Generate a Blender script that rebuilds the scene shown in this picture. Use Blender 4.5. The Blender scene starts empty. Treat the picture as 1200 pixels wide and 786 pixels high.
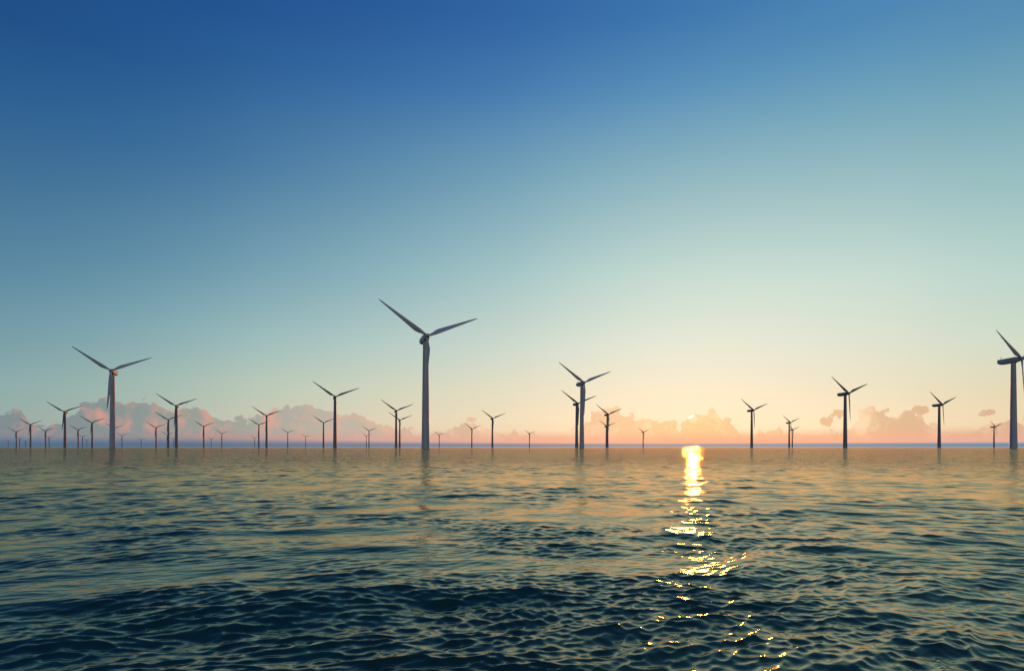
import bpy, bmesh, math, random
import numpy as np
from mathutils import Vector, Matrix

S = bpy.context.scene
COL = S.collection
R = math.radians

# ------------------------------------------------------------------ camera
CAM_H = 1.5
F = 700.0                       # focal length in pixels of a 1200 wide picture
HORIZON = 523.5                 # picture row of the sea horizon (of 786)
cd = bpy.data.cameras.new('camera')
cam = bpy.data.objects.new('camera', cd)
COL.objects.link(cam)
cam.location = (0, 0, CAM_H)
cam.rotation_euler = (R(90), 0, 0)
cd.sensor_fit = 'HORIZONTAL'
cd.sensor_width = 36.0
cd.lens = 36.0 * F / 1200.0
cd.shift_y = (HORIZON - 393.0) / 1200.0
cd.clip_start = 0.1
cd.clip_end = 200000
S.camera = cam
S.view_settings.view_transform = 'Standard'
S.view_settings.look = 'None'
S.view_settings.exposure = 0.0
S.view_settings.gamma = 1.0
S.view_settings.use_curve_mapping = False
S.cycles.max_bounces = 6
S.cycles.caustics_reflective = False
S.cycles.caustics_refractive = False
S.cycles.sample_clamp_indirect = 4.0

SUN_AZ = math.atan((812 - 600) / F)          # to the right of straight ahead
SUN_EL = math.atan((HORIZON - 491) / F * math.cos(SUN_AZ))


def lin(c):
    out = []
    for v in c:
        v = v / 255.0
        out.append(v / 12.92 if v <= 0.04045 else ((v + 0.055) / 1.055) ** 2.4)
    return (out[0], out[1], out[2], 1.0)


# ------------------------------------------------------------------ world: dusk sky
W = bpy.data.worlds.new('World')
S.world = W
W.use_nodes = True
nt = W.node_tree
nt.nodes.clear()


class G:
    """small helper that writes shader maths as nodes"""
    def __init__(s, tree):
        s.t = tree

    def n(s, kind, **kw):
        x = s.t.nodes.new(kind)
        for k, v in kw.items():
            setattr(x, k, v)
        return x

    def put(s, sock, v):
        if isinstance(v, bpy.types.NodeSocket):
            s.t.links.new(v, sock)
        else:
            sock.default_value = v

    def m(s, op, a, b=None, c=None, clamp=False):
        x = s.n('ShaderNodeMath', operation=op)
        x.use_clamp = clamp
        s.put(x.inputs[0], a)
        if b is not None:
            s.put(x.inputs[1], b)
        if c is not None:
            s.put(x.inputs[2], c)
        return x.outputs[0]

    def ss(s, v, a, b, lo=0.0, hi=1.0, kind='SMOOTHSTEP'):
        x = s.n('ShaderNodeMapRange', interpolation_type=kind)
        x.clamp = True
        for i, q in enumerate((v, a, b, lo, hi)):
            s.put(x.inputs[i], q)
        return x.outputs[0]

    def mix(s, f, a, b):
        x = s.n('ShaderNodeMix', data_type='RGBA')
        s.put(x.inputs[0], f)
        s.put(x.inputs[6], a)
        s.put(x.inputs[7], b)
        return x.outputs[2]

    def ramp(s, fac, stops, interp='LINEAR'):
        x = s.n('ShaderNodeValToRGB')
        r = x.color_ramp
        r.interpolation = interp
        stops = sorted(stops, key=lambda q: q[0])
        while len(r.elements) < len(stops):
            r.elements.new(0.5)
        for e, (p, c) in zip(r.elements, stops):
            e.position = p
        for e, (p, c) in zip(r.elements, stops):
            e.position = p
            e.color = c
        s.put(x.inputs[0], fac)
        return x.outputs[0]

    def xyz(s, x, y, z=0.0):
        c = s.n('ShaderNodeCombineXYZ')
        for i, q in enumerate((x, y, z)):
            s.put(c.inputs[i], q)
        return c.outputs[0]

    def noise(s, vec, scale, detail=4, rough=0.55, dist=0.0):
        x = s.n('ShaderNodeTexNoise')
        s.put(x.inputs['Vector'], vec)
        x.inputs['Scale'].default_value = scale
        x.inputs['Detail'].default_value = detail
        x.inputs['Roughness'].default_value = rough
        x.inputs['Distortion'].default_value = dist
        return x.outputs[0]


g = G(nt)
tc = g.n('ShaderNodeTexCoord')
sep = g.n('ShaderNodeSeparateXYZ')
nt.links.new(tc.outputs['Generated'], sep.inputs[0])
dx, dy, dz = sep.outputs
az = g.m('ARCTAN2', dx, dy)
hyp = g.m('SQRT', g.m('ADD', g.m('MULTIPLY', dx, dx), g.m('MULTIPLY', dy, dy)))
tanel = g.m('DIVIDE', dz, g.m('MAXIMUM', hyp, 1e-4))
el = g.m('ARCTAN2', dz, g.m('MAXIMUM', hyp, 1e-5))
elc = g.m('MAXIMUM', el, 0.0)
pos = g.m('SQRT', g.m('DIVIDE', elc, math.pi / 2))      # ramp coordinate


def az_of(x):
    return math.atan((x - 600) / F)


def el_of(x, y):
    return math.atan((HORIZON - y) / F * math.cos(az_of(x)))


ZEN = (30, 68, 138)
SKY = [
    (0, [(15, (27, 74, 131)), (105, (38, 90, 144)), (200, (57, 106, 147)), (320, (84, 131, 158)), (395, (110, 149, 164)),
         (450, (130, 166, 168)), (490, (142, 168, 165)), (520, (140, 160, 165))]),
    (300, [(15, (30, 81, 144)), (105, (42, 98, 154)), (200, (66, 118, 160)), (320, (112, 158, 176)), (395, (150, 188, 188)),
           (450, (182, 202, 184)), (490, (200, 200, 180)), (520, (205, 190, 170))]),
    (600, [(15, (47, 100, 164)), (105, (70, 124, 177)), (200, (114, 162, 185)), (320, (164, 200, 200)), (410, (209, 218, 205)),
           (455, (231, 222, 194)), (490, (244, 222, 188)), (520, (246, 204, 168))]),
    (811, [(15, (61, 119, 174)), (105, (94, 150, 187)), (200, (146, 184, 193)), (320, (203, 222, 211)), (400, (230, 233, 215)),
           (455, (244, 232, 206)), (490, (251, 232, 198)), (520, (252, 220, 178))]),
    (1040, [(15, (76, 134, 181)), (105, (108, 162, 186)), (200, (150, 188, 194)), (320, (199, 220, 210)), (400, (220, 224, 205)),
            (455, (236, 223, 193)), (490, (245, 226, 190)), (520, (246, 214, 174))]),
    (1200, [(15, (85, 140, 178)), (105, (114, 164, 183)), (200, (146, 187, 191)), (320, (184, 211, 203)), (400, (206, 218, 198)),
            (455, (226, 213, 180)), (490, (236, 212, 174)), (520, (238, 198, 160))]),
]


def el_ramp(stops):
    st = [(math.sqrt(max(e, 0) / (math.pi / 2)), lin(c)) for e, c in stops]
    return g.ramp(pos, st)


NISHITA = 0.006
cols = []
for x, tab in SKY:
    st = [(el_of(x, y), c) for y, c in tab]
    t0 = tab[0][1]
    st.append((R(62), tuple(0.35 * a + 0.65 * b for a, b in zip(t0, ZEN))))
    st.append((R(90), ZEN))
    cols.append((az_of(x), el_ramp(st)))
flank = el_ramp([(0, (104, 116, 134)), (R(6), (92, 116, 146)), (R(15), (62, 100, 142)), (R(36), (36, 82, 138)), (R(60), (30, 70, 136)),
                 (R(90), ZEN)])
anti = el_ramp([(0, (196, 188, 180)), (R(5), (212, 204, 196)), (R(14), (204, 204, 198)), (R(35), (118, 142, 166)), (R(60), (44, 82, 142)),
                (R(90), ZEN)])
ufs = g.ss(az, cols[0][0], cols[-1][0], kind='LINEAR')
total = None
for i, (a0, c0) in enumerate(cols):
    st = [((a1 - cols[0][0]) / (cols[-1][0] - cols[0][0]), (1, 1, 1, 1) if j == i else (0, 0, 0, 1)) for j, (a1, c1) in enumerate(cols)]
    wgt = g.ramp(ufs, st, 'B_SPLINE')
    mm = g.n('ShaderNodeVectorMath', operation='MULTIPLY')
    nt.links.new(c0, mm.inputs[0])
    nt.links.new(wgt, mm.inputs[1])
    if total is None:
        total = mm.outputs[0]
    else:
        ad = g.n('ShaderNodeVectorMath', operation='ADD')
        nt.links.new(total, ad.inputs[0])
        nt.links.new(mm.outputs[0], ad.inputs[1])
        total = ad.outputs[0]
sky = g.mix(g.ss(az, R(-100), cols[0][0]), flank, total)
sky = g.mix(g.ss(az, cols[-1][0], R(105)), sky, flank)
sky = g.mix(g.ss(g.m('ABSOLUTE', az), R(105), R(165)), sky, anti)

# the low sun itself, a small disc behind the cloud tops
sd = (math.sin(SUN_AZ) * math.cos(SUN_EL), math.cos(SUN_AZ) * math.cos(SUN_EL), math.sin(SUN_EL))
vm = g.n('ShaderNodeVectorMath', operation='DOT_PRODUCT')
nt.links.new(tc.outputs['Generated'], vm.inputs[0])
vm.inputs[1].default_value = sd
sunang = g.m('ARCCOSINE', g.m('MINIMUM', vm.outputs['Value'], 0.9999999))
disc = g.ss(sunang, R(0.42), R(0.34))
sky = g.mix(disc, sky, (4.0, 3.8, 3.2, 1.0))

# cumulus bank along the horizon
PROFILE = [(0, 482), (12, 476), (24, 480), (34, 493), (50, 497), (66, 492), (84, 482), (96, 475), (112, 470), (130, 469), (142, 476),
           (156, 472), (172, 471), (184, 478), (198, 484), (214, 476), (226, 474), (238, 484), (255, 487), (274, 487), (290, 492),
           (302, 484), (318, 480), (334, 473), (346, 478), (358, 475), (372, 476), (386, 485), (404, 486), (420, 487), (434, 492),
           (448, 497), (462, 504), (478, 506), (494, 510), (514, 508), (528, 502), (540, 497), (552, 500), (570, 502), (586, 506),
           (604, 505), (620, 508), (636, 515), (650, 517), (660, 509), (676, 501), (692, 488), (704, 480), (720, 479), (734, 484),
           (748, 492), (766, 489), (780, 494), (796, 499), (808, 491.5), (818, 485), (830, 485), (844, 488), (856, 496), (870, 505),
           (888, 509), (906, 507), (924, 500), (938, 505), (952, 511), (966, 509), (984, 505), (998, 496), (1010, 486), (1024, 478),
           (1040, 482), (1052, 489), (1064, 486), (1078, 489), (1090, 498), (1106, 503), (1122, 501), (1136, 498), (1152, 497),
           (1170, 500), (1186, 498), (1200, 495)]
AZ0, AZ1 = R(-42), R(42)
PSC = 80.0
uf = g.ss(az, AZ0, AZ1, kind='LINEAR')
pts = []
for x, y in PROFILE:
    a = az_of(x)
    pts.append(((a - AZ0) / (AZ1 - AZ0), (HORIZON - y) * math.cos(a) / PSC))
prof = None
CH = 20
for i in range(0, len(pts) - 1, CH):
    seg = pts[i:i + CH + 1]
    r = g.ramp(uf, [(p, (h, h, h, 1)) for p, h in seg], 'CARDINAL')
    rr = g.n('ShaderNodeSeparateColor')
    nt.links.new(r, rr.inputs[0])
    v = rr.outputs[0]
    if prof is None:
        prof = v
    else:
        sel = g.m('GREATER_THAN', uf, seg[0][0])
        prof = g.m('ADD', g.m('MULTIPLY', sel, v), g.m('MULTIPLY', g.m('SUBTRACT', 1.0, sel), prof))
prof = g.m('MULTIPLY', prof, PSC)                 # cloud top in units of 1/F
U = g.m('MULTIPLY', az, F)
V = g.m('MULTIPLY', tanel, F)
P = g.xyz(U, V, 0.0)
n1 = g.noise(P, 0.060, 7, 0.63, 0.3)
n2 = g.noise(P, 0.022, 4, 0.55, 0.4)
n1s = g.m('SUBTRACT', n1, 0.5)
n2s = g.m('SUBTRACT', n2, 0.5)
d = g.m('SUBTRACT', prof, V)
d = g.m('ADD', d, g.m('MULTIPLY', n1s, 22.0))
d = g.m('ADD', d, g.m('MULTIPLY', n2s, 8.0))


def puffs(scale, amp):
    w_ = g.n('ShaderNodeTexNoise')
    nt.links.new(P, w_.inputs['Vector'])
    w_.inputs['Scale'].default_value = scale * 1.4
    w_.inputs['Detail'].default_value = 3
    o_ = g.n('ShaderNodeVectorMath', operation='MULTIPLY_ADD')
    nt.links.new(w_.outputs['Color'], o_.inputs[0])
    o_.inputs[1].default_value = (0.5 / scale, 0.5 / scale, 0)
    nt.links.new(P, o_.inputs[2])
    v_ = g.n('ShaderNodeTexVoronoi')
    v_.feature = 'F1'
    v_.inputs['Scale'].default_value = scale
    nt.links.new(o_.outputs[0], v_.inputs['Vector'])
    return g.m('MULTIPLY', g.m('SUBTRACT', 0.5, v_.outputs['Distance']), amp)


billow = g.m('ADD', puffs(0.062, 14.0), puffs(0.15, 6.0))
d = g.m('ADD', d, billow)
for (ex, ey, rx, ry) in [(972, 490, 15, 8), (984, 484, 9, 5), (1078, 479, 11, 6), (1063, 485, 9, 6), (1158, 484, 11, 4.5), (1020, 487, 16, 8),
                         (553, 491, 6, 3), (46, 499, 12, 3), (222, 475, 7, 6)]:
    ca = math.cos(az_of(ex))
    u0, v0 = az_of(ex) * F, (HORIZON - ey) * ca
    rx2, ry2 = rx * ca * ca, ry * ca
    q = g.m('ADD', g.m('POWER', g.m('ABSOLUTE', g.m('DIVIDE', g.m('SUBTRACT', U, u0), rx2)), 2.0),
            g.m('POWER', g.m('ABSOLUTE', g.m('DIVIDE', g.m('SUBTRACT', V, v0), ry2)), 2.0))
    e = g.m('SUBTRACT', g.m('MULTIPLY', g.m('SUBTRACT', 1.0, q), 7.0), 0.5)
    e = g.m('ADD', e, g.m('MULTIPLY', n1s, 36.0))
    e = g.m('ADD', e, billow)
    e = g.m('MAXIMUM', e, -60.0)
    d = g.m('MAXIMUM', d, e)
alpha = g.ss(d, -1.0, 1.3)
alpha = g.m('MAXIMUM', alpha, g.ss(V, 21.0, 9.0))
front = g.ss(g.m('ABSOLUTE', az), R(75), R(50))
# light on the sun side of each billow
du = g.ss(az, R(10), R(24), 5.0, -5.0)
n1b = g.noise(g.xyz(g.m('ADD', U, du), g.m('ADD', V, 2.0), 0.0), 0.060, 7, 0.63, 0.3)
n2b = g.noise(g.xyz(g.m('ADD', U, g.m('MULTIPLY', du, 3.0)), g.m('ADD', V, 7.0), 0.0), 0.022, 4, 0.55, 0.4)
lit = g.m('ADD', g.m('MULTIPLY', g.m('SUBTRACT', n1, n1b), 2.2), g.m('MULTIPLY', g.m('SUBTRACT', n2, n2b), 4.2))
lit = g.m('ADD', lit, g.m('MULTIPLY', billow, 0.025))
lit = g.m('ADD', lit, 0.12, clamp=True)
rim = g.ss(d, 7.0, 0.0)


def az_ramp(tab):
    return g.ramp(uf, [((az_of(x) - AZ0) / (AZ1 - AZ0), lin(c)) for x, c in tab])


shade = az_ramp([(0, (126, 140, 145)), (140, (134, 147, 146)), (260, (155, 160, 152)), (400, (190, 180, 165)), (560, (218, 184, 154)),
                 (700, (234, 194, 156)), (811, (246, 198, 148)), (1000, (224, 186, 148)), (1200, (212, 174, 144))])
bright = az_ramp([(0, (216, 148, 138)), (140, (206, 154, 142)), (260, (216, 158, 142)), (400, (226, 176, 152)), (560, (246, 204, 170)),
                  (700, (250, 212, 172)), (811, (255, 222, 172)), (1000, (250, 216, 176)), (1200, (242, 206, 170))])
low = az_ramp([(0, (132, 136, 146)), (140, (142, 140, 146)), (260, (180, 144, 142)), (400, (215, 160, 150)), (560, (232, 170, 150)),
               (700, (250, 172, 142)), (811, (255, 166, 132)), (1000, (248, 174, 142)), (1200, (230, 174, 152))])
base = az_ramp([(0, (80, 112, 142)), (200, (84, 114, 144)), (400, (104, 132, 158)), (560, (116, 140, 166)),
                (811, (128, 150, 170)), (1000, (112, 148, 176)), (1200, (100, 144, 176))])
cloud = g.mix(lit, shade, bright)
cloud = g.mix(g.ss(V, 22.0, 5.0, 0.0, 0.9), cloud, low)
sky = g.mix(g.m('MULTIPLY', g.m('MULTIPLY', alpha, front), 0.96), sky, cloud)
bh = g.ss(az, az_of(150), az_of(700), 11.5, 5.2)
bl = g.ss(az, az_of(150), az_of(700), 2.0, 2.6)
sky = g.mix(g.m('MULTIPLY', g.ss(V, bh, bl), front), sky, base)

# measured daylight model under the graded colours: its glow round the sun is added on top
nish = g.n('ShaderNodeTexSky')
nish.sky_type = 'NISHITA'
nish.sun_disc = False
nish.sun_elevation = SUN_EL
nish.sun_rotation = SUN_AZ
nish.air_density = 1.0
nish.dust_density = 1.5
nish.ozone_density = 2.0
bg1 = g.n('ShaderNodeBackground')
bg1.inputs[1].default_value = NISHITA
nt.links.new(nish.outputs[0], bg1.inputs[0])
bg2 = g.n('ShaderNodeBackground')
bg2.inputs[1].default_value = 0.985
nt.links.new(sky, bg2.inputs[0])
addn = g.n('ShaderNodeAddShader')
nt.links.new(bg1.outputs[0], addn.inputs[0])
nt.links.new(bg2.outputs[0], addn.inputs[1])
wo = g.n('ShaderNodeOutputWorld')
nt.links.new(addn.outputs[0], wo.inputs[0])

# ------------------------------------------------------------------ sun
sl = bpy.data.lights.new('sun', 'SUN')
sl.energy = 1.4
sl.angle = R(0.5)
sl.color = (1.0, 0.22, 0.018)
so = bpy.data.objects.new('sun', sl)
COL.objects.link(so)
so.rotation_euler = Vector(sd).to_track_quat('Z', 'Y').to_euler()

# ------------------------------------------------------------------ materials


def new_mat(name):
    m = bpy.data.materials.new(name)
    m.use_nodes = True
    return m, G(m.node_tree), m.node_tree.nodes['Principled BSDF']


def paint(name, col, rough, dirt=0.15):
    m, q, b = new_mat(name)
    c = q.n('ShaderNodeTexCoord').outputs['Object']
    mp = q.n('ShaderNodeMapping')
    mp.inputs['Scale'].default_value = (1.0, 1.0, 0.12)
    m.node_tree.links.new(c, mp.inputs[0])
    a = q.noise(mp.outputs[0], 0.9, 5, 0.6)
    f = q.ss(a, 0.42, 0.75, 0.0, dirt)
    col2 = tuple(v * 0.62 for v in col[:3]) + (1,)
    m.node_tree.links.new(q.mix(f, col, col2), b.inputs['Base Color'])
    m.node_tree.links.new(q.ss(a, 0.3, 0.7, rough - 0.06, rough + 0.08), b.inputs['Roughness'])
    return m


M_TOWER = paint('tower_paint', (0.43, 0.44, 0.44, 1), 0.5, 0.35)
M_NAC = paint('nacelle_paint', (0.42, 0.42, 0.42, 1), 0.45, 0.25)
M_BLADE = paint('blade_gelcoat', (0.46, 0.46, 0.46, 1), 0.4, 0.2)
M_SHADED = paint('turbine_paint_shaded', (0.21, 0.205, 0.20, 1), 0.5, 0.3)  # darkened copy of the turbine paint, with shade put into its colour
M_STEEL = paint('mast_steel', (0.20, 0.20, 0.21, 1), 0.4, 0.2)

# water
RIP1, RIP3 = 0.008, 0.34
m, q, b = new_mat('sea_water')
M_SEA = m
nl = m.node_tree.links
nd = m.node_tree.nodes
nd.remove(b)
co = q.n('ShaderNodeTexCoord').outputs['Object']
vl = q.n('ShaderNodeVectorMath', operation='LENGTH')
nl.new(co, vl.inputs[0])
dist = vl.outputs['Value']


def ripple(scale, stretch, turn, detail, rough, kind, warp):
    w = q.n('ShaderNodeTexNoise')
    nl.new(co, w.inputs['Vector'])
    w.inputs['Scale'].default_value = warp[0]
    w.inputs['Detail'].default_value = 2
    off = q.n('ShaderNodeVectorMath', operation='MULTIPLY_ADD')
    nl.new(w.outputs['Color'], off.inputs[0])
    off.inputs[1].default_value = (warp[1], warp[1], 0)
    nl.new(co, off.inputs[2])
    mp_ = q.n('ShaderNodeMapping')
    mp_.vector_type = 'TEXTURE'
    mp_.inputs['Scale'].default_value = (stretch, 1.0, 1.0)
    mp_.inputs['Rotation'].default_value = (0, 0, R(turn))
    nl.new(off.outputs[0], mp_.inputs[0])
    x_ = q.n('ShaderNodeTexNoise')
    x_.noise_type = kind
    nl.new(mp_.outputs[0], x_.inputs['Vector'])
    x_.inputs['Scale'].default_value = scale
    x_.inputs['Detail'].default_value = detail
    x_.inputs['Roughness'].default_value = rough
    x_.normalize = True
    return x_.outputs[0]


h1 = ripple(9.0, 2.2, 18, 3, 0.5, 'FBM', (1.5, 0.4))
h3 = ripple(1.6, 3.6, -3, 4, 0.55, 'FBM', (0.3, 1.0))           # chop the mesh is too coarse for, far out
hgt = q.m('ADD', q.m('MULTIPLY', h1, RIP1), q.m('MULTIPLY', q.m('MULTIPLY', h3, q.ss(dist, 18.0, 80.0)), RIP3))
bump = q.n('ShaderNodeBump')
bump.inputs['Strength'].default_value = 1.0
bump.inputs['Distance'].default_value = 1.0
nl.new(hgt, bump.inputs['Height'])
deep = q.n('ShaderNodeBsdfDiffuse')
deep.inputs['Color'].default_value = (0.010, 0.042, 0.034, 1)
nl.new(bump.outputs[0], deep.inputs['Normal'])
gl = q.n('ShaderNodeBsdfGlossy')
gl.distribution = 'BECKMANN'
nl.new(q.ss(dist, 12.0, 90.0, 0.16, 0.085), gl.inputs['Roughness'])
nl.new(bump.outputs[0], gl.inputs['Normal'])
fr = q.n('ShaderNodeFresnel')
fr.inputs['IOR'].default_value = 1.333
nl.new(bump.outputs[0], fr.inputs['Normal'])
nl.new(q.mix(q.ss(fr.outputs[0], 0.23, 0.62), (0.80, 0.84, 0.66, 1), (0.92, 0.62, 0.36, 1)), gl.inputs['Color'])
mxs = q.n('ShaderNodeMixShader')
nl.new(q.m('MULTIPLY', fr.outputs[0], 1.35, clamp=True), mxs.inputs[0])
nl.new(deep.outputs[0], mxs.inputs[1])
nl.new(gl.outputs[0], mxs.inputs[2])
nl.new(mxs.outputs[0], nd['Material Output'].inputs['Surface'])

# ------------------------------------------------------------------ sea: one sheet out past the horizon
rng = np.random.RandomState(29)
NW = 220
SLOPE = 0.0135
FADE = 130.0
GUST0, GUST1 = 0.45, 1.2


def radii():
    r, out = 0.6, []
    while r < 45000:
        out.append(r)
        if r < 2.4:
            s = 0.05
        elif r < 220:
            s = 0.0034 * r
        elif r < 600:
            s = 0.02 * r
        else:
            s = 0.12 * r
        r += s
    out.append(45000.0)
    return np.array(out)


rr = radii()
spacing = np.gradient(rr)
dense = np.arange(-60, 60.001, 0.12)
coarse = np.arange(61.5, 299, 1.5)
ang = np.radians(np.concatenate([dense, coarse]))
RR, AA = np.meshgrid(rr, ang, indexing='ij')
X = (RR * np.sin(AA)).ravel()
Y = (RR * np.cos(AA)).ravel()
D = RR.ravel()
SP = np.maximum(np.repeat(spacing, len(ang)), 0.0022 * D)


def vnoise(x, y, seed, cell):
    rs = np.random.RandomState(seed)
    t = rs.rand(256, 256)
    x = x / cell
    y = y / cell
    xi = np.floor(x).astype(np.int64)
    yi = np.floor(y).astype(np.int64)
    fx = x - xi
    fy = y - yi
    fx = fx * fx * (3 - 2 * fx)
    fy = fy * fy * (3 - 2 * fy)
    a = t[yi % 256, xi % 256]
    b_ = t[yi % 256, (xi + 1) % 256]
    c = t[(yi + 1) % 256, xi % 256]
    d_ = t[(yi + 1) % 256, (xi + 1) % 256]
    return (a * (1 - fx) + b_ * fx) * (1 - fy) + (c * (1 - fx) + d_ * fx) * fy


near = D < 600
x, y, dd, sp = X[near], Y[near], D[near], SP[near]
# slow bending of the crests so that no train of waves runs dead straight
yc = np.sqrt((y + 3.0) ** 2 + 0.55 * x * x) - 3.0          # crests bow round the near water
wx = x + 0.55 * (vnoise(x, y, 1, 2.3) - 0.5) + 1.6 * (vnoise(x, y, 2, 6.0) - 0.5)
wy = yc + 0.55 * (vnoise(x, y, 3, 2.3) - 0.5) + 1.6 * (vnoise(x, y, 4, 6.0) - 0.5)
patchy = 0.5 * vnoise(wx, wy, 5, 2.6) + 0.3 * vnoise(wx, wy, 6, 1.1) + 0.2 * vnoise(wx, wy, 7, 6.5)
bias = 0.22 * np.clip((13.0 - dd) / 8.0, 0, 1)
gust = np.clip((patchy + bias - 0.36) / 0.26, 0, 1)
gust = GUST0 + GUST1 * gust * gust * (3 - 2 * gust)
zz = np.zeros_like(x)
hx = np.zeros_like(x)
hy = np.zeros_like(x)
lams = np.exp(np.linspace(math.log(0.075), math.log(3.2), NW)) * (1 + 0.05 * rng.randn(NW))
fade_far = (0.80 + 0.22 * np.clip((12.0 - dd) / 7.0, 0, 1)) / (1.0 + (dd / FADE) ** 2.2)
n_ang = len(ang)
for i, lam in enumerate(lams):
    sysdir = (-84, -128, -84, -48)[i % 4]
    th = R(sysdir + 19 * rng.randn())             # travel towards the camera, crossing trains
    kx, ky = math.cos(th), math.sin(th)
    k = 2 * math.pi / lam
    slope = SLOPE * (2.0 if lam < 0.22 else 1.0 if lam < 0.7 else 0.95 if lam < 1.6 else 0.7)
    amp = slope / k * (0.6 + 0.8 * rng.rand())
    phase0 = rng.rand() * 2 * math.pi
    att = np.clip((lam / (2.4 * sp) - 0.9) / 1.0, 0, 1)
    live = np.nonzero(att > 0)[0]
    if len(live) == 0:
        continue
    m_ = slice(0, int(live.max()) + 1)
    a = amp * att[m_] * fade_far[m_]
    if lam < 0.8:
        a = a * gust[m_]
    ph = k * (kx * wx[m_] + ky * wy[m_]) + phase0
    c, s = np.cos(ph), np.sin(ph)
    zz[m_] += a * c
    hx[m_] -= 0.95 * a * kx * s
    hy[m_] -= 0.95 * a * ky * s
X[near] += hx
Y[near] += hy
Z = np.zeros_like(X)
Z[near] = zz

nr, na = len(rr), len(ang)
idx = np.arange(nr * na).reshape(nr, na)
nxt = np.roll(idx, -1, axis=1)
quads = np.stack([idx[:-1], nxt[:-1], nxt[1:], idx[1:]], -1).reshape(-1, 4)
verts = np.stack([X, Y, Z], -1)
verts = np.concatenate([verts, [[0, 0, float(Z[:na].mean())]]])
ctr = nr * na
tris = np.stack([nxt[0], idx[0], np.full(na, ctr)], -1)
me = bpy.data.meshes.new('sea')
nq, ntri = len(quads), len(tris)
me.vertices.add(len(verts))
me.vertices.foreach_set('co', verts.astype(np.float32).ravel())
me.loops.add(nq * 4 + ntri * 3)
me.loops.foreach_set('vertex_index', np.concatenate([quads.ravel(), tris.ravel()]).astype(np.int32))
me.polygons.add(nq + ntri)
me.polygons.foreach_set('loop_start', np.concatenate([np.arange(nq) * 4, nq * 4 + np.arange(ntri) * 3]).astype(np.int32))
me.polygons.foreach_set('use_smooth', np.ones(nq + ntri, dtype=bool))
me.update(calc_edges=True)
me.validate()
me.materials.append(M_SEA)
sea = bpy.data.objects.new('sea', me)
COL.objects.link(sea)
sea['kind'] = 'structure'
sea['label'] = 'rippled open sea reflecting the sunset'

# ------------------------------------------------------------------ wind turbine
HUB_Z = 90.0
ROTOR = 45.7
YAW = R(20)
TILT = R(4)
OVERHANG = 7.4
BLADES = ((145.5, 1.015), (22.0, 0.98), (-93.5, 1.0))       # blade angles as seen from upwind


def link(name, bm, mat, parent):
    bmesh.ops.recalc_face_normals(bm, faces=bm.faces)
    for f in bm.faces:
        f.smooth = True
    me = bpy.data.meshes.new(name)
    bm.to_mesh(me)
    bm.free()
    me.materials.append(mat)
    try:
        me.set_sharp_from_angle(angle=R(38))
    except Exception:
        pass
    o = bpy.data.objects.new(name, me)
    COL.objects.link(o)
    o.parent = parent
    return o


def loft(bm, rings, cap=True):
    vs = [[bm.verts.new(p) for p in ring] for ring in rings]
    n = len(vs[0])
    for a, b_ in zip(vs[:-1], vs[1:]):
        for i in range(n):
            bm.faces.new((a[i], a[(i + 1) % n], b_[(i + 1) % n], b_[i]))
    if cap:
        bm.faces.new(vs[0][::-1])
        bm.faces.new(vs[-1])


def circle(r, z, n=40):
    return [(r * math.cos(2 * math.pi * i / n), r * math.sin(2 * math.pi * i / n), z) for i in range(n)]


# root at the foot of the tower on the water line; local -Y is upwind (rotor side)
root = bpy.data.objects.new('wind_turbine', None)
COL.objects.link(root)
root.empty_display_size = 5

bm = bmesh.new()
prof_t = []
zt = HUB_Z - 2.9


def rad(z):
    t = max(0.0, min(1.0, z / zt))
    return 3.35 + (2.15 - 3.35) * t ** 0.92


prof_t.append((rad(0) + 0.02, -6.0))
prof_t.append((rad(0), 0.0))
seams = [7.0, 21.0, 36.0, 52.0, 69.0]
for k in range(1, 87):
    z = float(k)
    if z >= zt:
        break
    if z in seams:
        r = rad(z)
        prof_t += [(r, z - 0.16), (r + 0.07, z - 0.13), (r + 0.07, z + 0.13), (r, z + 0.16)]
    elif k % 3 == 0:
        prof_t.append((rad(z), z))
prof_t += [(2.15, zt - 0.9), (2.5, zt - 0.7), (2.5, zt + 0.2)]
loft(bm, [circle(r, z) for r, z in prof_t])
link('tower', bm, M_TOWER, root)

# rotor frame: hub centre, axis tilted up at the nose
hubM = Matrix.Translation((0, -OVERHANG, HUB_Z)) @ Matrix.Rotation(-TILT, 4, 'X')


def sup(w, h, s, dz=0.0, e=3.2, n=36, bottom=0.0):
    pts_ = []
    for i in range(n):
        t = 2 * math.pi * i / n
        c, q_ = math.cos(t), math.sin(t)
        px = w / 2 * math.copysign(abs(c) ** (2 / e), c)
        pz = h / 2 * math.copysign(abs(q_) ** (2 / e), q_)
        if pz < 0:
            pz *= (1 - bottom)
        pts_.append(tuple(hubM @ Vector((px, s, pz + dz))))
    return pts_


bm = bmesh.new()
loft(bm, [sup(3.4, 3.4, 1.7, 0, 2.2), sup(4.4, 4.4, 2.0, 0, 2.5), sup(4.9, 5.1, 3.4, -.05), sup(5.3, 5.7, 5.5, -.1), sup(5.4, 5.8, 9, -.1),
          sup(5.4, 5.8, 15.5, -.1), sup(5.35, 5.75, 18.2, -.08, bottom=.05), sup(5.3, 5.65, 19.8, -.03, bottom=.22),
          sup(5.15, 5.5, 20.7, 0, bottom=.38), sup(4.8, 5.2, 21.0, .05, bottom=.46)])
nac = link('nacelle', bm, M_NAC, root)
bm = bmesh.new()


def post(bm, x_, s, z0, z1, r):
    rings = []
    for z in (z0, z1):
        rings.append([tuple(hubM @ Vector((x_ + r * math.cos(t * math.pi / 4), s + r * math.sin(t * math.pi / 4), z))) for t in range(8)])
    loft(bm, rings)


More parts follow.
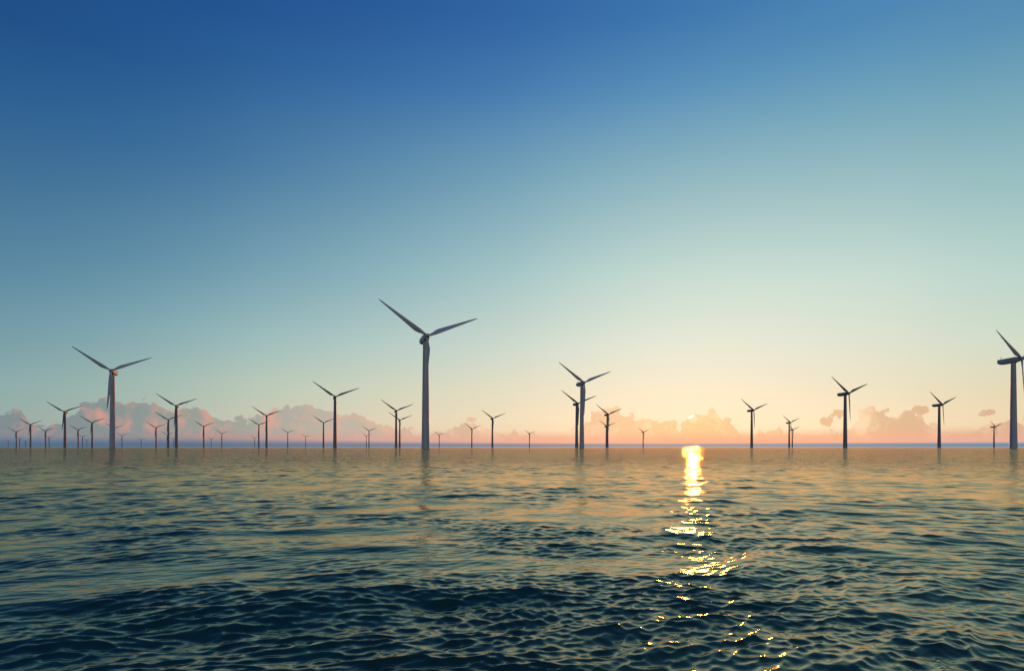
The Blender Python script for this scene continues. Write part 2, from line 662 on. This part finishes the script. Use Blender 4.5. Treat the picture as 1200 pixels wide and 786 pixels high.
def bar(bm, p0, p1, r):
    p0, p1 = Vector(p0), Vector(p1)
    ax = (p1 - p0).normalized()
    u = ax.orthogonal().normalized()
    w = ax.cross(u)
    loft(bm, [[tuple(hubM @ (p + r * (u * math.cos(t * math.pi / 4) + w * math.sin(t * math.pi / 4)))) for t in range(8)] for p in (p0, p1)])


post(bm, -0.9, 18.4, 2.5, 5.0, 0.09)
post(bm, 0.9, 18.4, 2.5, 5.0, 0.09)
bar(bm, (-1.3, 18.4, 4.4), (1.3, 18.4, 4.4), 0.07)
bar(bm, (-0.9, 18.05, 5.02), (-0.9, 18.9, 5.02), 0.1)
sensor = link('wind_sensor', bm, M_STEEL, nac)
bm = bmesh.new()
loft(bm, [sup(w, w, s, 0, 2.0) for w, s in [(.5, -3.0), (1.5, -2.85), (2.5, -2.35), (3.2, -1.6), (3.6, -.7), (3.7, .3), (3.6, 1.2), (3.3, 1.66)]])
link('hub', bm, M_NAC, root)


def blade_bm(phi, stretch):
    bm = bmesh.new()
    rings = []
    N = 30
    st = [(1.2, 1.9, 1.0, 16), (2.6, 1.9, 1.0, 16), (4.5, 2.3, .75, 15), (7.0, 3.2, .42, 13), (9.5, 3.75, .30, 11), (12, 3.7, .25, 8.5), (16, 3.3, .22, 6),
          (21, 2.8, .2, 4), (26, 2.35, .18, 2.5), (31, 1.95, .17, 1.2), (36, 1.55, .16, .4), (40, 1.22, .15, 0), (43, .92, .15, -.3),
          (45, .6, .15, -.5), (ROTOR, .22, .2, -.5)]
    for r, ch, th, tw in st:
        ch *= 1.0 + 0.10 * max(0.0, min(1.0, (r - 3.0) / 5.0))
        t_ = R(tw * 1.2 + 8)
        ring = []
        blend = max(0, min(1, (r - 2.6) / 6.5))
        for i in range(N):
            a = 2 * math.pi * i / N
            ux = 0.5 * math.cos(a)                     # along chord, + = trailing
            tk = 0.5 * math.sin(a) * th
            foil = tk * (1.0 - 0.62 * blend * max(0.0, ux + 0.5)) * (1 + 0.25 * blend)
            cx = (ux + 0.18 * blend) * ch
            cy = foil * ch
            X_ = cx * math.cos(t_) - cy * math.sin(t_)
            Y_ = cx * math.sin(t_) + cy * math.cos(t_)
            pre = -0.018 * r - 0.0003 * r * r         # cone and pre-bend, upwind
            ring.append(Vector((X_, Y_ + pre, r * stretch)))
        rings.append(ring)
    # local: Z radial, X tangential; seen from upwind the trailing edge is counter clockwise
    rot = Matrix.Rotation(-R(phi - 90), 4, 'Y')
    loft(bm, [[tuple(hubM @ (rot @ Vector((-p.x, p.y, p.z)))) for p in ring] for ring in rings])
    return bm


for ang_, len_ in BLADES:
    link('blade', blade_bm(ang_, len_), M_BLADE, root)

protos = list(root.children)


PALE = 4                        # the four pale grey ones; all the others get the shaded copy


def use_shaded(o):
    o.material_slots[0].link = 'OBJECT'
    o.material_slots[0].material = M_SHADED


def copy_turbine(dark):
    r_ = root.copy()
    COL.objects.link(r_)
    for ch in protos:
        c = ch.copy()
        COL.objects.link(c)
        c.parent = r_
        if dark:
            use_shaded(c)
        for gch in ch.children:
            e = gch.copy()
            COL.objects.link(e)
            e.parent = c
    return r_


# hub position in the photograph -> place on the sea, all at one real size and facing one way
FARM = [
    (501.0, 393.5, 'largest pale grey wind turbine, left of centre, towering over all the others'),
    (1197.4, 420.0, 'big grey wind turbine cut by the right edge, long nacelle seen side on'),
    (129.8, 434.0, 'tall wind turbine on the left with an orange sunlit nacelle and tower edge'),
    (684.7, 448.0, 'tall pale grey wind turbine right of centre, front one of an overlapping pair'),
    (995.0, 460.5, 'dark wind turbine standing alone between the sun glitter and the right edge, tallest there'),
    (392.9, 464.7, 'mid sized wind turbine between the left cluster and the largest one, tallest in that stretch'),
    (677.7, 472.5, 'darker wind turbine half hidden behind the tall pale one right of centre'),
    (1104.8, 473.8, 'dark wind turbine with side on nacelle, second tallest near the right edge'),
    (206.0, 475.4, 'dark wind turbine right of the orange lit one, tallest of the crowd beside it'),
    (883.5, 480.3, 'dark wind turbine first to the right of the sun glitter on the water'),
    (464.8, 481.0, 'taller front turbine of the close pair just left of the largest turbine'),
    (74.9, 482.3, 'dark wind turbine with a faint orange edge, tallest left of the orange lit one'),
    (713.3, 485.3, 'dark wind turbine right of the overlapping pair, with a smaller rotor halfway down its tower'),
    (312.3, 487.0, 'dark wind turbine before the grey cloud, taller right one of its pair'),
    (577.9, 490.0, 'dark wind turbine alone right of the largest one, the taller of two there'),
    (196.9, 491.6, 'wind turbine whose right blade crosses the tower of the tallest dark one beside it'),
    (468.9, 492.0, 'shorter right turbine of the close pair just left of the largest turbine'),
    (926.7, 494.8, 'taller of two close small turbines midway between sun glitter and lone dark one'),
    (107.3, 495.0, 'small dark wind turbine directly left of the orange lit one'),
    (379.2, 495.1, 'small dark wind turbine whose right blade reaches behind the mid sized one left of centre'),
    (35.0, 497.3, 'small dark wind turbine against the pink cloud at far left, tallest there'),
    (303.2, 497.6, 'shorter left turbine of the pair before the grey cloud, its blade meeting the other tower'),
    (238.5, 499.4, 'small dark wind turbine before the pink cloud, tallest in the gap between crowd and pair'),
    (711.5, 499.3, 'small turbine in line behind a dark one, only its rotor showing at the tower'),
    (1167.0, 499.8, 'tiny dark wind turbine close left of the big one at the right edge'),
    (182.5, 500.8, 'small wind turbine at the left of the crowd under the tallest dark one'),
    (133.7, 501.7, 'wind turbine hidden behind the tower of the orange lit one, only blades showing'),
    (553.4, 502.3, 'small dark wind turbine between the largest one and its lone dark neighbour on the right'),
    (91.1, 503.3, 'small wind turbine next right of the tallest dark one on the far left'),
    (929.8, 503.2, 'shorter of two close small turbines midway between sun glitter and lone dark one'),
    (52.9, 504.6, 'small wind turbine next left of the tallest dark one on the far left'),
    (432.6, 504.6, 'taller right turbine of the tiny pair left of the close dark pair'),
    (18.5, 505.6, 'small wind turbine near the left edge, first one whose three blades show clearly'),
    (754.5, 506.0, 'tiny lone wind turbine just left of the sun glitter on the water'),
    (337.2, 506.6, 'tiny wind turbine right of the pair before the grey cloud, the taller of two'),
    (259.9, 507.8, 'tiny wind turbine before the pink cloud, last before the pair with the grey cloud'),
    (620.9, 507.9, 'tiny lone wind turbine left of the overlapping pale pair, near the middle of the horizon'),
    (515.0, 509.4, 'tiny wind turbine just right of the tower of the largest one'),
    (195.9, 509.4, 'tiny rotor showing on both sides of a tower, below the crossing blades'),
    (142.7, 510.3, 'tiny wind turbine just right of the tower of the orange lit one'),
    (429.4, 510.8, 'shorter left turbine of the tiny pair left of the close dark pair'),
    (358.2, 511.6, 'tiny wind turbine just left of the small one beside the mid sized turbine'),
    (96.5, 511.7, 'tiny wind turbine between two small ones left of the orange lit tower'),
    (57.3, 512.2, 'tiny wind turbine between a small one and the tallest dark one on the far left'),
    (298.4, 513.0, 'tiny wind turbine leftmost of three standing together before the grey cloud'),
    (22.9, 513.8, 'tiny wind turbine just right of the first clear bladed one near the left edge'),
    (203.5, 514.0, 'tiny wind turbine squeezed against the left side of the tallest dark tower in the crowd'),
    (247.5, 514.0, 'tiny wind turbine between two small ones before the pink cloud'),
    (165.3, 515.0, 'tiniest lone wind turbine in the gap right of the orange lit one'),
    (101.6, 515.5, 'tiniest wind turbine close left of the small one beside the orange lit tower'),
    (9.5, 516.6, 'faint speck of a wind turbine nearest to the left edge of the sea'),
    (29.6, 516.6, 'faint speck of a wind turbine just left of the one against the pink cloud'),
]
for i, (px, py, label) in enumerate(FARM):
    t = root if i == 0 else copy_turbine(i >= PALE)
    depth = (HUB_Z - CAM_H) * F / (HORIZON - py)
    hubx = (px - 600.0) / F * depth
    t.location = (hubx - OVERHANG * math.sin(YAW), depth + OVERHANG * math.cos(YAW), 0.0)
    t.rotation_euler = (0, 0, YAW)
    t['label'] = label
    t['category'] = 'wind turbine'
    t['group'] = 'wind turbines standing in the sea'
